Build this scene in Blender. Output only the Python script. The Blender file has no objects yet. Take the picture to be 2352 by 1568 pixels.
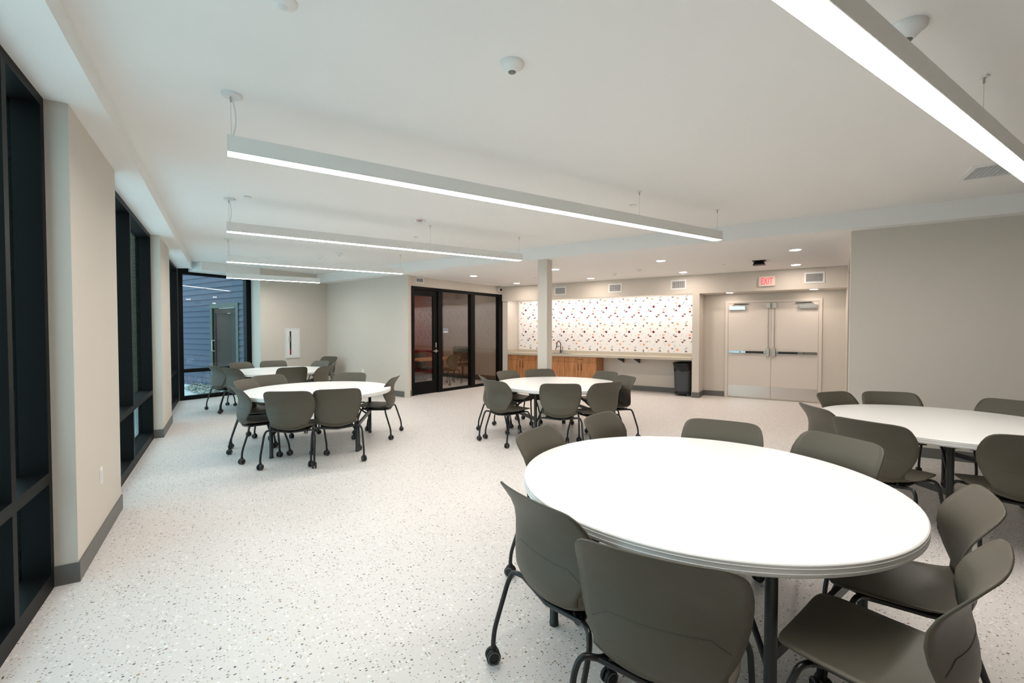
import bpy, math, random
from mathutils import Vector, Matrix

random.seed(7)
scene = bpy.context.scene
COL = scene.collection
PI = math.pi

# ------------------------------------------------------------------ camera
H_CAM = 1.52
HEAD = math.radians(32.282)
PITCH = math.radians(1.347)
cam_d = bpy.data.cameras.new('camera')
cam_d.sensor_width = 36.0
cam_d.lens = 1039.75 / 2352 * 36.0
cam_d.clip_start = 0.05
cam_d.clip_end = 200
cam = bpy.data.objects.new('camera', cam_d)
COL.objects.link(cam)
cam.location = (0, 0, H_CAM)
cam.rotation_euler = (PI / 2 - PITCH, 0, -HEAD)
scene.camera = cam

# ------------------------------------------------------------------ world, exposure
SKY_COLOUR = (0.70, 0.86, 1.0)
SKY_STRENGTH = 1.3
PENDANT_L = 17.0
DOWN_L = 100.0
STRIP_L = 17.0
EXPOSURE = 1.1
w = bpy.data.worlds.new('overcast_sky')
scene.world = w
w.use_nodes = True
bg = w.node_tree.nodes['Background']
bg.inputs[0].default_value = (*SKY_COLOUR, 1)
bg.inputs[1].default_value = SKY_STRENGTH
vs = scene.view_settings
vs.view_transform = 'Standard'
vs.look = 'None'
vs.gamma = 1.0
vs.exposure = EXPOSURE
vs.use_curve_mapping = False

# ------------------------------------------------------------------ two plan grids
TH = math.radians(25.391)
CX, CY = -math.sin(TH), math.cos(TH)
DX, DY = math.cos(TH), math.sin(TH)


def W(c, d, z=0.0):
    """point of the turned (kitchen) grid: c runs away to the left, d away to the right"""
    return Vector((CX * c + DX * d, CY * c + DY * d, z))


# ------------------------------------------------------------------ materials
def lin(r, g, b):
    f = lambda v: ((v / 255 + 0.055) / 1.055) ** 2.4 if v > 10.3 else v / 255 / 12.92
    return (f(r), f(g), f(b))


MATS = {}


def mat(name, rgb, rough=0.6, metal=0.0, spec=0.5, noise=0.0, nscale=30.0, bump=0.0, bscale=200.0, emit=0.0):
    m = bpy.data.materials.new(name)
    m.use_nodes = True
    nt = m.node_tree
    b = nt.nodes['Principled BSDF']
    c = lin(*rgb)
    b.inputs['Base Color'].default_value = (*c, 1)
    b.inputs['Roughness'].default_value = rough
    b.inputs['Metallic'].default_value = metal
    b.inputs['Specular IOR Level'].default_value = spec
    if emit:
        b.inputs['Emission Color'].default_value = (*c, 1)
        b.inputs['Emission Strength'].default_value = emit
    tc = nt.nodes.new('ShaderNodeTexCoord')
    if noise:
        n = nt.nodes.new('ShaderNodeTexNoise')
        n.inputs['Scale'].default_value = nscale
        n.inputs['Detail'].default_value = 4
        nt.links.new(tc.outputs['Object'], n.inputs['Vector'])
        mx = nt.nodes.new('ShaderNodeMix')
        mx.data_type = 'RGBA'
        mx.inputs['A'].default_value = (*[v * (1 - noise) for v in c], 1)
        mx.inputs['B'].default_value = (*[min(1, v * (1 + noise)) for v in c], 1)
        nt.links.new(n.outputs['Fac'], mx.inputs['Factor'])
        nt.links.new(mx.outputs['Result'], b.inputs['Base Color'])
    if bump:
        n2 = nt.nodes.new('ShaderNodeTexNoise')
        n2.inputs['Scale'].default_value = bscale
        n2.inputs['Detail'].default_value = 2
        nt.links.new(tc.outputs['Object'], n2.inputs['Vector'])
        bp = nt.nodes.new('ShaderNodeBump')
        bp.inputs['Strength'].default_value = bump
        bp.inputs['Distance'].default_value = 0.001
        nt.links.new(n2.outputs['Fac'], bp.inputs['Height'])
        nt.links.new(bp.outputs['Normal'], b.inputs['Normal'])
    MATS[name] = m
    return m


def emitter(name, rgb, strength):
    m = bpy.data.materials.new(name)
    m.use_nodes = True
    nt = m.node_tree
    nt.nodes.clear()
    o = nt.nodes.new('ShaderNodeOutputMaterial')
    e = nt.nodes.new('ShaderNodeEmission')
    e.inputs[0].default_value = (*rgb, 1)
    e.inputs[1].default_value = strength
    nt.links.new(e.outputs[0], o.inputs[0])
    MATS[name] = m
    return m


def glass(name, tint, gain=1.0, tintmix=1.0):
    """thin clear pane: straight-through view plus a Schlick mirror reflection on each face"""
    m = bpy.data.materials.new(name)
    m.use_nodes = True
    nt = m.node_tree
    nt.nodes.clear()
    N = nt.nodes.new
    o = N('ShaderNodeOutputMaterial')
    tr = N('ShaderNodeBsdfTransparent')
    tr.inputs[0].default_value = (*tint, 1)
    gl = N('ShaderNodeBsdfGlossy')
    gl.inputs['Roughness'].default_value = 0.0
    gl.inputs['Color'].default_value = (0.95, 0.98, 1, 1)
    geo = N('ShaderNodeNewGeometry')
    dot = N('ShaderNodeVectorMath'); dot.operation = 'DOT_PRODUCT'
    nt.links.new(geo.outputs['Incoming'], dot.inputs[0])
    nt.links.new(geo.outputs['Normal'], dot.inputs[1])
    ab = N('ShaderNodeMath'); ab.operation = 'ABSOLUTE'
    nt.links.new(dot.outputs['Value'], ab.inputs[0])
    om = N('ShaderNodeMath'); om.operation = 'SUBTRACT'; om.inputs[0].default_value = 1.0
    nt.links.new(ab.outputs[0], om.inputs[1])
    pw = N('ShaderNodeMath'); pw.operation = 'POWER'; pw.inputs[1].default_value = 5.0
    nt.links.new(om.outputs[0], pw.inputs[0])
    ml = N('ShaderNodeMath'); ml.operation = 'MULTIPLY_ADD'
    ml.inputs[1].default_value = 0.95
    ml.inputs[2].default_value = 0.045 * gain
    nt.links.new(pw.outputs[0], ml.inputs[0])
    mx = N('ShaderNodeMixShader')
    nt.links.new(ml.outputs[0], mx.inputs[0])
    nt.links.new(tr.outputs[0], mx.inputs[1])
    nt.links.new(gl.outputs[0], mx.inputs[2])
    nt.links.new(mx.outputs[0], o.inputs[0])
    MATS[name] = m
    return m


def terrazzo():
    m = bpy.data.materials.new('terrazzo')
    m.use_nodes = True
    nt = m.node_tree
    b = nt.nodes['Principled BSDF']
    b.inputs['Roughness'].default_value = 0.38
    b.inputs['Specular IOR Level'].default_value = 0.35
    N = nt.nodes.new
    L = nt.links.new
    tc = N('ShaderNodeTexCoord')
    base = (*lin(226, 222, 216), 1)
    n = N('ShaderNodeTexNoise'); n.inputs['Scale'].default_value = 90; n.inputs['Detail'].default_value = 3
    L(tc.outputs['Object'], n.inputs['Vector'])
    mx = N('ShaderNodeMix'); mx.data_type = 'RGBA'
    mx.inputs['A'].default_value = (*lin(221, 215, 210), 1)
    mx.inputs['B'].default_value = (*lin(235, 229, 225), 1)
    L(n.outputs['Fac'], mx.inputs['Factor'])
    cur = mx.outputs['Result']
    warp = N('ShaderNodeTexNoise'); warp.inputs['Scale'].default_value = 60; warp.inputs['Detail'].default_value = 1
    L(tc.outputs['Object'], warp.inputs['Vector'])
    wm = N('ShaderNodeVectorMath'); wm.operation = 'SCALE'; wm.inputs['Scale'].default_value = 0.012
    L(warp.outputs['Color'], wm.inputs[0])
    wa = N('ShaderNodeVectorMath'); wa.operation = 'ADD'
    L(tc.outputs['Object'], wa.inputs[0]); L(wm.outputs[0], wa.inputs[1])
    for scale, keep, size, stops in (
            (36, 0.14, 0.21, [(0.0, (96, 92, 88)), (0.3, (60, 56, 54)), (0.5, (140, 130, 116)), (0.66, (176, 146, 104)), (0.8, (122, 112, 122)), (0.9, (150, 104, 88))]),
            (66, 0.20, 0.26, [(0.0, (120, 116, 112)), (0.35, (84, 80, 78)), (0.6, (166, 158, 148)), (0.8, (190, 164, 126)), (0.92, (140, 128, 140))]),
            (46, 0.25, 0.34, [(0.0, (246, 244, 240)), (0.5, (240, 236, 228)), (0.8, (205, 200, 194))])):
        mp = N('ShaderNodeMapping')
        mp.inputs['Location'].default_value = (scale * .37, scale * .11, 0)
        mp.inputs['Scale'].default_value = (scale, scale * 1.25, 0.01)
        L(wa.outputs[0], mp.inputs['Vector'])
        v = N('ShaderNodeTexVoronoi'); v.voronoi_dimensions = '2D'; v.inputs['Scale'].default_value = 1.0
        L(mp.outputs[0], v.inputs['Vector'])
        sep = N('ShaderNodeSeparateColor')
        L(v.outputs['Color'], sep.inputs[0])
        # chip radius varies from cell to cell, most cells carry no chip
        k = N('ShaderNodeMath'); k.operation = 'LESS_THAN'; k.inputs[1].default_value = keep
        L(sep.outputs[0], k.inputs[0])
        rad = N('ShaderNodeMath'); rad.operation = 'MULTIPLY_ADD'
        rad.inputs[1].default_value = size * 0.8; rad.inputs[2].default_value = size * 0.35
        L(sep.outputs[1], rad.inputs[0])
        lt = N('ShaderNodeMath'); lt.operation = 'LESS_THAN'
        L(v.outputs['Distance'], lt.inputs[0]); L(rad.outputs[0], lt.inputs[1])
        f = N('ShaderNodeMath'); f.operation = 'MULTIPLY'
        L(k.outputs[0], f.inputs[0]); L(lt.outputs[0], f.inputs[1])
        cr = N('ShaderNodeValToRGB'); cr.color_ramp.interpolation = 'CONSTANT'
        els = cr.color_ramp.elements
        els[0].position = 0.0; els[0].color = (*lin(*stops[0][1]), 1)
        els[1].position = stops[1][0]; els[1].color = (*lin(*stops[1][1]), 1)
        for p, c in stops[2:]:
            e = els.new(p); e.color = (*lin(*c), 1)
        L(sep.outputs[2], cr.inputs[0])
        m2 = N('ShaderNodeMix'); m2.data_type = 'RGBA'
        L(f.outputs[0], m2.inputs['Factor']); L(cur, m2.inputs['A']); L(cr.outputs[0], m2.inputs['B'])
        cur = m2.outputs['Result']
    L(cur, b.inputs['Base Color'])
    MATS['terrazzo'] = m
    return m


def wood(name, c1, c2, c3, rough=0.5, axis=2):
    m = bpy.data.materials.new(name)
    m.use_nodes = True
    nt = m.node_tree
    b = nt.nodes['Principled BSDF']
    b.inputs['Roughness'].default_value = rough
    N = nt.nodes.new
    tc = N('ShaderNodeTexCoord')
    mp = N('ShaderNodeMapping')
    s = [14, 14, 14]; s[axis] = 1.6
    mp.inputs['Scale'].default_value = s
    nt.links.new(tc.outputs['Object'], mp.inputs['Vector'])
    n = N('ShaderNodeTexNoise'); n.inputs['Scale'].default_value = 1.4; n.inputs['Detail'].default_value = 6
    n.inputs['Distortion'].default_value = 0.6
    nt.links.new(mp.outputs[0], n.inputs['Vector'])
    cr = N('ShaderNodeValToRGB')
    e = cr.color_ramp.elements
    e[0].position = 0.3; e[0].color = (*lin(*c1), 1)
    e[1].position = 0.72; e[1].color = (*lin(*c3), 1)
    x = e.new(0.5); x.color = (*lin(*c2), 1)
    nt.links.new(n.outputs['Fac'], cr.inputs[0])
    nt.links.new(cr.outputs[0], b.inputs['Base Color'])
    MATS[name] = m
    return m


mat('wall_paint', (213, 205, 194), 0.75, spec=0.25, noise=0.012, nscale=3, bump=0.08, bscale=350)
mat('ceiling_paint', (240, 239, 236), 0.85, spec=0.2, noise=0.01, nscale=2)
mat('red_paint', (150, 34, 30), 0.7, spec=0.3, noise=0.02)
mat('baseboard_vinyl', (104, 103, 99), 0.5, noise=0.02)
mat('white_metal', (226, 226, 224), 0.4)
mat('pendant_metal', (238, 237, 233), 0.45)
mat('white_plastic', (236, 236, 234), 0.45)
mat('black_frame', (9, 10, 10), 0.5, spec=0.15, noise=0.05, nscale=8)
mat('black_metal', (16, 16, 16), 0.4)
mat('chair_plastic', (84, 79, 67), 0.5, spec=0.45, noise=0.03, nscale=60, bump=0.10, bscale=900)
mat('chair_tube', (17, 17, 17), 0.3)
mat('wheel_rubber', (22, 22, 22), 0.5)
mat('wheel_ring', (120, 120, 118), 0.5)
mat('table_laminate', (246, 245, 242), 0.32, spec=0.4)
mat('table_edge', (226, 226, 223), 0.4)
mat('table_groove', (250, 250, 248), 0.4)
mat('table_leg', (52, 54, 53), 0.4, metal=0.3)
mat('counter_stone', (196, 186, 168), 0.4, noise=0.05, nscale=120)
mat('steel', (205, 203, 198), 0.14, metal=1.0)
mat('brushed_steel', (190, 184, 172), 0.32, metal=1.0)
mat('door_paint', (222, 212, 202), 0.45, spec=0.4)
mat('wallpaper', (240, 238, 236), 0.7, noise=0.01, nscale=40)
mat('print_maroon', (112, 30, 52), 0.7)
mat('print_red', (128, 32, 34), 0.7)
mat('print_plum', (70, 28, 46), 0.7)
mat('print_orange', (238, 160, 98), 0.7)
mat('print_peach', (242, 176, 142), 0.7)
mat('print_umber', (112, 98, 84), 0.7)
mat('print_grey', (128, 124, 116), 0.7)
mat('print_pale', (220, 217, 214), 0.7)
mat('print_blush', (232, 216, 216), 0.7)
mat('grille_white', (234, 234, 232), 0.45)
mat('grille_dark', (66, 68, 70), 0.6)
mat('exit_red', (235, 40, 60), 0.5, emit=1.1)
mat('exit_face', (240, 226, 214), 0.5)
mat('fire_red', (190, 30, 40), 0.5)
mat('bin_grey', (62, 66, 70), 0.5)
mat('bag_black', (12, 12, 12), 0.22, bump=0.6, bscale=60)
mat('rubber_grey', (120, 124, 116), 0.5)
mat('plaque_blue', (128, 138, 150), 0.4)
mat('mesh_grey', (30, 31, 31), 0.7)
mat('concrete', (232, 234, 236), 0.85, noise=0.05, nscale=6)
mat('siding_blue', (74, 82, 104), 0.7, noise=0.05, nscale=12)
mat('ext_frame', (60, 72, 66), 0.5)
mat('dark_glass', (20, 25, 26), 0.3, spec=0.05)
mat('dark_interior', (26, 30, 30), 0.8)
mat('brick', (120, 112, 92), 0.85, noise=0.18, nscale=18)
mat('mortar', (150, 150, 140), 0.9, noise=0.06)
mat('stone_a', (168, 170, 166), 0.85, noise=0.15, nscale=25)
mat('stone_b', (138, 118, 108), 0.85, noise=0.15, nscale=25)
mat('stone_c', (206, 206, 202), 0.85, noise=0.1, nscale=25)
wood('cabinet_wood', (152, 98, 56), (178, 120, 72), (196, 142, 92), 0.5, 2)
wood('table_wood', (196, 132, 84), (212, 150, 100), (222, 164, 112), 0.45, 0)
terrazzo()
glass('window_glass', (0.79, 0.90, 0.885), 1.0)
glass('partition_glass', (0.90, 0.90, 0.88), 1.4)
glass('clear_glass', (0.88, 0.9, 0.9), 1.0)
emitter('pendant_light', (1.0, 0.945, 0.89), PENDANT_L)
emitter('down_light', (1.0, 0.86, 0.76), DOWN_L)
emitter('recess_light', (1.0, 0.86, 0.76), DOWN_L * .35)
emitter('strip_light', (1.0, 0.95, 0.91), STRIP_L)


# ------------------------------------------------------------------ mesh building
class MB:
    def __init__(self):
        self.v = []; self.f = []; self.m = []; self.sm = []; self.mats = []

    def mi(self, name):
        if name not in self.mats:
            self.mats.append(name)
        return self.mats.index(name)

    def add(self, verts, faces, m, smooth=False):
        o = len(self.v); k = self.mi(m)
        self.v += [tuple(p) for p in verts]
        for f in faces:
            self.f.append(tuple(i + o for i in f)); self.m.append(k); self.sm.append(smooth)
        return self

    def box(self, p0, p1, m, M=None):
        x0, y0, z0 = [min(a, b) for a, b in zip(p0, p1)]
        x1, y1, z1 = [max(a, b) for a, b in zip(p0, p1)]
        V = [Vector(p) for p in ((x0, y0, z0), (x1, y0, z0), (x1, y1, z0), (x0, y1, z0), (x0, y0, z1), (x1, y0, z1), (x1, y1, z1), (x0, y1, z1))]
        if M is not None:
            V = [M @ p for p in V]
        F = [(0, 3, 2, 1), (4, 5, 6, 7), (0, 1, 5, 4), (1, 2, 6, 5), (2, 3, 7, 6), (3, 0, 4, 7)]
        return self.add(V, F, m)

    def prism(self, pts, z0, z1, m):
        """vertical prism on a plan polygon"""
        a = sum(pts[i][0] * pts[(i + 1) % len(pts)][1] - pts[(i + 1) % len(pts)][0] * pts[i][1] for i in range(len(pts)))
        if a < 0:
            pts = list(reversed(pts))
        n = len(pts)
        V = [(p[0], p[1], z0) for p in pts] + [(p[0], p[1], z1) for p in pts]
        F = [tuple(reversed(range(n))), tuple(range(n, 2 * n))] + [(i, (i + 1) % n, n + (i + 1) % n, n + i) for i in range(n)]
        return self.add(V, F, m)

    def tube(self, path, r, m, n=8, caps=True):
        path = [Vector(p) for p in path]
        R = r if isinstance(r, (list, tuple)) else [r] * len(path)
        V = []; F = []
        up = None
        for i, p in enumerate(path):
            t = (path[min(i + 1, len(path) - 1)] - path[max(i - 1, 0)]).normalized()
            if up is None:
                up = Vector((0, 0, 1)) if abs(t.z) < 0.9 else Vector((1, 0, 0))
            a = t.cross(up).normalized(); b = a.cross(t).normalized()
            up = b
            for k in range(n):
                q = 2 * PI * k / n
                V.append(p + (a * math.cos(q) + b * math.sin(q)) * R[i])
        for i in range(len(path) - 1):
            for k in range(n):
                k2 = (k + 1) % n
                F.append((i * n + k, i * n + k2, (i + 1) * n + k2, (i + 1) * n + k))
        self.add(V, F, m, True)
        if caps:
            self.add(V[:n], [tuple(range(n))], m)
            self.add(V[-n:], [tuple(reversed(range(n)))], m)
        return self

    def lathe(self, prof, m, n=24, M=None, smooth=True, cap=True):
        """prof: list of (r,z) from bottom to top"""
        V = []; F = []
        for r, z in prof:
            for k in range(n):
                q = 2 * PI * k / n
                V.append(Vector((r * math.cos(q), r * math.sin(q), z)))
        if M is not None:
            V = [M @ p for p in V]
        for i in range(len(prof) - 1):
            for k in range(n):
                k2 = (k + 1) % n
                F.append((i * n + k, i * n + k2, (i + 1) * n + k2, (i + 1) * n + k))
        self.add(V, F, m, smooth)
        if cap:
            if prof[0][0] > 1e-6:
                self.add(V[:n], [tuple(reversed(range(n)))], m)
            if prof[-1][0] > 1e-6:
                self.add(V[-n:], [tuple(range(n))], m)
        return self

    def mesh(self, name):
        me = bpy.data.meshes.new(name)
        me.from_pydata(self.v, [], self.f)
        for n in self.mats:
            me.materials.append(MATS[n])
        for p, k, s in zip(me.polygons, self.m, self.sm):
            p.material_index = k; p.use_smooth = s
        me.update()
        return me

    def obj(self, name, parent=None, loc=None, M=None):
        o = bpy.data.objects.new(name, self.mesh(name))
        COL.objects.link(o)
        if parent is not None:
            o.parent = parent
        if M is not None:
            o.matrix_local = M
        elif loc is not None:
            o.location = loc
        return o


def empty(name, loc=(0, 0, 0), rz=0.0):
    o = bpy.data.objects.new(name, None)
    COL.objects.link(o)
    o.empty_display_size = 0.1
    o.location = loc
    o.rotation_euler = (0, 0, rz)
    return o


def tag(o, label=None, cat=None, group=None, kind=None):
    if label: o['label'] = label
    if cat: o['category'] = cat
    if group: o['group'] = group
    if kind: o['kind'] = kind
    return o


def struct(o, label=None):
    o['kind'] = 'structure'
    if label: o['label'] = label
    return o


def copy_tree(o, parent=None):
    c = o.copy()
    COL.objects.link(c)
    if parent is not None:
        c.parent = parent
    for ch in list(o.children):
        copy_tree(ch, c)
    return c


def rounded(pts, rad, n=4):
    """polyline with its corners rounded"""
    pts = [Vector(p) for p in pts]
    out = [pts[0]]
    for i in range(1, len(pts) - 1):
        a, b, c = pts[i - 1], pts[i], pts[i + 1]
        r = min(rad, (a - b).length * .48, (c - b).length * .48)
        p = b + (a - b).normalized() * r; q = b + (c - b).normalized() * r
        for k in range(n + 1):
            t = k / n
            out.append(p.lerp(b, t).lerp(b.lerp(q, t), t))
    out.append(pts[-1])
    return out


def cdM(c, d, z=0.0):
    """frame of the kitchen grid: local x = towards -c (right as seen), y = +d (away), z up"""
    M = Matrix(((-CX, DX, 0, 0), (-CY, DY, 0, 0), (0, 0, 1, 0), (0, 0, 0, 1)))
    return Matrix.Translation(W(c, d, z)) @ M


ROT_CD = math.atan2(-CY, -CX)          # heading of local x in the kitchen frame


def cdbox(mb, c0, c1, d0, d1, z0, z1, m):
    mb.prism([W(c0, d0), W(c1, d0), W(c1, d1), W(c0, d1)], z0, z1, m)
    return mb


def text_mesh(txt, size, extrude=0.002):
    cu = bpy.data.curves.new('lettering', 'FONT')
    cu.body = txt; cu.size = size; cu.align_x = 'CENTER'; cu.align_y = 'CENTER'; cu.extrude = extrude
    cu.resolution_u = 2
    t = bpy.data.objects.new('lettering', cu)
    COL.objects.link(t)
    dg = bpy.context.evaluated_depsgraph_get(); dg.update()
    me = bpy.data.meshes.new_from_object(t.evaluated_get(dg))
    bpy.data.objects.remove(t)
    bpy.data.curves.remove(cu)
    return me


# ------------------------------------------------------------------ room shell
Z_MAIN, Z_LOW, Z_SOF = 3.0, 2.79, 2.865
XW = -0.88                     # inner face of the window frames
XP = -0.775                    # face of the piers
Y_BACK = -4.2
C_CAB, C_WIN = 10.75, 11.32    # extinguisher wall and far window
D_HEAD, D_BACK = 10.92, 11.47  # kitchen header face and back wall
D_STEP, D_RIGHT = 7.05, 7.22
GW0 = W(7.628, 7.43); GW1 = W(7.263, 10.95)   # glazed partition line

fp = [(-1.03, Y_BACK - .1), (-1.03, 12.24), W(C_WIN + .1, 4.55)[:2], W(C_WIN + .1, 12.0)[:2], W(-1.2, 12.0)[:2], W(-1.2, 7.5)[:2], W(-8.3, 7.5)[:2], (10.6, Y_BACK - .1)]
fp = [tuple(p) for p in fp]
struct(MB().prism(fp, -0.12, 0.0, 'terrazzo').obj('floor'), 'pale terrazzo floor with dark and tan chips')
struct(MB().prism(fp, Z_MAIN, Z_MAIN + .12, 'ceiling_paint').obj('ceiling'), 'white painted main ceiling')
low = [W(-8.2, D_STEP), W(5.5, D_STEP), W(C_CAB, 7.36), W(C_CAB, 12.0), W(-1.2, 12.0), W(-1.2, 7.5), W(-8.2, 7.5)]
struct(MB().prism([p[:2] for p in low], Z_LOW, Z_MAIN, 'ceiling_paint').obj('ceiling'), 'lower ceiling above the kitchenette and meeting room')
struct(MB().prism([(-1.03, Y_BACK - .1), (-.607, Y_BACK - .1), (-.607, 11.97), (-1.03, 12.2)], Z_SOF, Z_MAIN, 'ceiling_paint').obj('trim_1'), 'white dropped soffit above the windows')
mb = MB(); cdbox(mb, C_CAB, C_WIN + .1, 4.62, 5.87, 2.812, Z_MAIN, 'ceiling_paint')
struct(mb.obj('trim_2'), 'white soffit above the far corner window')

# piers between the windows
for y0, y1 in ((Y_BACK - .1, 0.85), (3.70, 5.03), (8.09, 9.33)):
    struct(MB().box((-1.03, y0, 0), (XP, y1, Z_SOF), 'wall_paint').obj('wall_left'))
    mb = MB()
    mb.prism([(-.885, y0 - .008), (XP + .010, y0 - .008), (XP + .010, y1 + .008), (-.885, y1 + .008)], 0, .12, 'baseboard_vinyl')
    struct(mb.obj('baseboard_left'))
struct(MB().box((-1.03, Y_BACK - .1, 0), (10.6, Y_BACK, Z_MAIN), 'wall_paint').obj('wall_back'))
mb = MB(); cdbox(mb, -8.2, -.555, D_RIGHT, D_RIGHT + .12, 0, Z_LOW, 'wall_paint'); struct(mb.obj('wall_right'), 'blank greige wall beside the double doors')
mb = MB(); cdbox(mb, -8.2, -.555, D_RIGHT - .012, D_RIGHT, 0, .12, 'baseboard_vinyl'); struct(mb.obj('baseboard_right'))

# extinguisher wall, grey corner wall
mb = MB(); mb.prism([p[:2] for p in (W(C_CAB, 5.87), W(C_CAB, 7.76), W(C_CAB + .75, 7.76), W(C_CAB + .75, 5.96), W(C_WIN, 5.96))], 0, Z_MAIN, 'wall_paint'); struct(mb.obj('wall_far'))
mb = MB(); mb.prism([p[:2] for p in (W(C_CAB - .012, 5.865), W(C_CAB - .012, 7.65), W(C_CAB, 7.65), W(C_CAB, 5.865))], 0, .12, 'baseboard_vinyl'); struct(mb.obj('baseboard_far'))
GB0, GB1 = W(C_CAB + .05, 7.656), W(7.628, 7.42)
mb = MB(); mb.prism([p[:2] for p in (GB0, GB1, W(7.50, 7.43), W(7.50, 7.50), W(C_CAB + .05, 7.78))], 0, Z_LOW, 'wall_paint'); struct(mb.obj('wall_corner'))
mb = MB(); mb.prism([p[:2] for p in (W(C_CAB - .01, 7.656 - .012), W(7.616, 7.408), W(7.616, 7.425), W(C_CAB - .01, 7.66))], 0, .13, 'baseboard_vinyl'); struct(mb.obj('baseboard_corner'))


# ------------------------------------------------------------------ windows on the left
def window_left(name, y0, y1, mulls, label):
    w_ = struct(empty(name, (XW, y0, 0)), label)
    def bar(nm, a, b):
        mb_ = MB().box(a, b, 'black_frame')
        o = mb_.obj(nm, w_); o.location = (-XW, -y0, 0)
        return o
    xb = -1.04
    ztop = Z_SOF
    bar('sill', (xb, y0, 0), (XW, y1, .10))
    bar('head', (xb, y0, ztop - .055), (XW, y1, ztop))
    ys = [y0] + mulls + [y1]
    for i, y in enumerate(ys):
        a, b = (y, y + .055) if i == 0 else ((y - .055, y) if i == len(ys) - 1 else (y - .028, y + .028))
        bar('jamb' if i in (0, len(ys) - 1) else 'mullion', (xb, a, .10), (XW, b, ztop - .055))
        ys[i] = (a, b)
    for i in range(len(ys) - 1):
        a, b = ys[i][1], ys[i + 1][0]
        bar('rail', (xb, a, .63), (XW, b, .695))
        for z0, z1 in ((.10, .63), (.695, ztop - .055)):
            p = MB().box((-1.012, a, z0), (-1.000, b, z1), 'window_glass').obj('pane', w_)
            p.location = (-XW, -y0, 0)
    return w_


window_left('window_1', 0.85, 3.70, [1.75, 3.135], 'tall black framed window in the left wall by the first pier')
window_left('window_2', 5.03, 8.09, [6.50], 'tall black framed window between the two piers')
window_left('window_3', 9.33, 12.10, [10.75], 'tall black framed window next to the far corner')

# far corner window
wf = struct(empty('window_4', W(C_WIN, 4.43)), 'black framed corner window looking onto blue siding')


def cdpart(nm, parent, c0, c1, d0, d1, z0, z1, m):
    mb_ = MB(); cdbox(mb_, c0, c1, d0, d1, z0, z1, m)
    o = mb_.obj(nm, parent)
    o.matrix_local = parent.matrix_basis.inverted()
    return o


E0, E1 = 4.42, 5.965
cdpart('sill', wf, C_WIN, C_WIN + .14, E0, E1, 0, .085, 'black_frame')
cdpart('head', wf, C_WIN, C_WIN + .14, E0, E1, 2.755, 2.90, 'black_frame')
cdpart('jamb', wf, C_WIN, C_WIN + .14, E0, E0 + .085, .085, 2.755, 'black_frame')
cdpart('jamb', wf, C_WIN, C_WIN + .14, E1 - .12, E1, .085, 2.755, 'black_frame')
cdpart('rail', wf, C_WIN, C_WIN + .14, E0 + .085, E1 - .12, .605, .68, 'black_frame')
cdpart('pane', wf, C_WIN + .08, C_WIN + .092, E0 + .085, E1 - .12, .085, .605, 'window_glass')
cdpart('pane', wf, C_WIN + .08, C_WIN + .092, E0 + .085, E1 - .12, .68, 2.755, 'window_glass')

# ------------------------------------------------------------------ kitchen wall
mb = MB()
cdbox(mb, -1.2, 8.0, D_BACK, D_BACK + .12, 0, Z_LOW, 'wall_paint')
struct(mb.obj('wall_kitchen'))
mb = MB(); cdbox(mb, 2.05, 7.25, D_HEAD, D_HEAD + .10, 2.372, Z_LOW, 'wall_paint'); struct(mb.obj('wall_header'), 'greige header above the counter niche')
mb = MB(); cdbox(mb, -.80, 2.05, D_HEAD, D_BACK, 2.365, Z_LOW, 'wall_paint'); struct(mb.obj('wall_header'), 'greige header above the double doors')
mb = MB(); cdbox(mb, 1.90, 2.05, D_HEAD, D_BACK, 0, 2.365, 'wall_paint'); struct(mb.obj('wall_wing'), 'short wing wall between counter niche and door recess')
mb = MB(); mb.prism([p[:2] for p in (GW1, W(7.09, 10.97), W(7.09, D_BACK), W(7.4, D_BACK), W(7.5, 10.95))], 0, Z_LOW, 'wall_paint'); struct(mb.obj('wall_niche'))
mb = MB(); cdbox(mb, 1.888, 2.058, D_HEAD - .012, D_HEAD, 0, .12, 'baseboard_vinyl'); struct(mb.obj('baseboard_wing'))
mb = MB(); cdbox(mb, 1.888, 1.90, D_HEAD, D_BACK, 0, .12, 'baseboard_vinyl'); struct(mb.obj('baseboard_wing'))
mb = MB(); cdbox(mb, 1.44, 1.90, D_BACK - .012, D_BACK, 0, .12, 'baseboard_vinyl'); struct(mb.obj('baseboard_recess'))
mb = MB(); cdbox(mb, 2.05, 4.36, D_BACK - .012, D_BACK, 0, .125, 'baseboard_vinyl'); struct(mb.obj('baseboard_kitchen'))
# return wall at the right of the recess with a black framed door
rw = lambda t, off=0.0: W(-.555 - .247 * t - off, 7.30 + (D_HEAD - 7.30) * t)
mb = MB(); mb.prism([p[:2] for p in (rw(0), rw(.10), rw(.10, .10), rw(0, .10))], 0, Z_LOW, 'wall_paint'); struct(mb.obj('wall_return'))
mb = MB(); mb.prism([p[:2] for p in (rw(.10), rw(.93), rw(.93, .10), rw(.10, .10))], 2.62, Z_LOW, 'wall_paint'); struct(mb.obj('wall_return'))
mb = MB(); mb.prism([p[:2] for p in (rw(.93), W(-.802, D_BACK), W(-.92, D_BACK), rw(.93, .10))], 0, Z_LOW, 'wall_paint'); struct(mb.obj('wall_return'))
d2 = struct(empty('door_2', rw(.10)), 'black framed door in the return wall seen edge on')
mb = MB(); mb.prism([p[:2] for p in (rw(.10, .02), rw(.93, .02), rw(.93, .08), rw(.10, .08))], 0, 2.62, 'black_frame')
o = mb.obj('door_leaf', d2); o.matrix_local = d2.matrix_basis.inverted()

# square column
mb = MB(); cdbox(mb, 3.77, 3.957, 7.115, 7.31, 0, Z_LOW, 'wall_paint'); struct(mb.obj('column'), 'square painted column under the edge of the lower ceiling')

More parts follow.
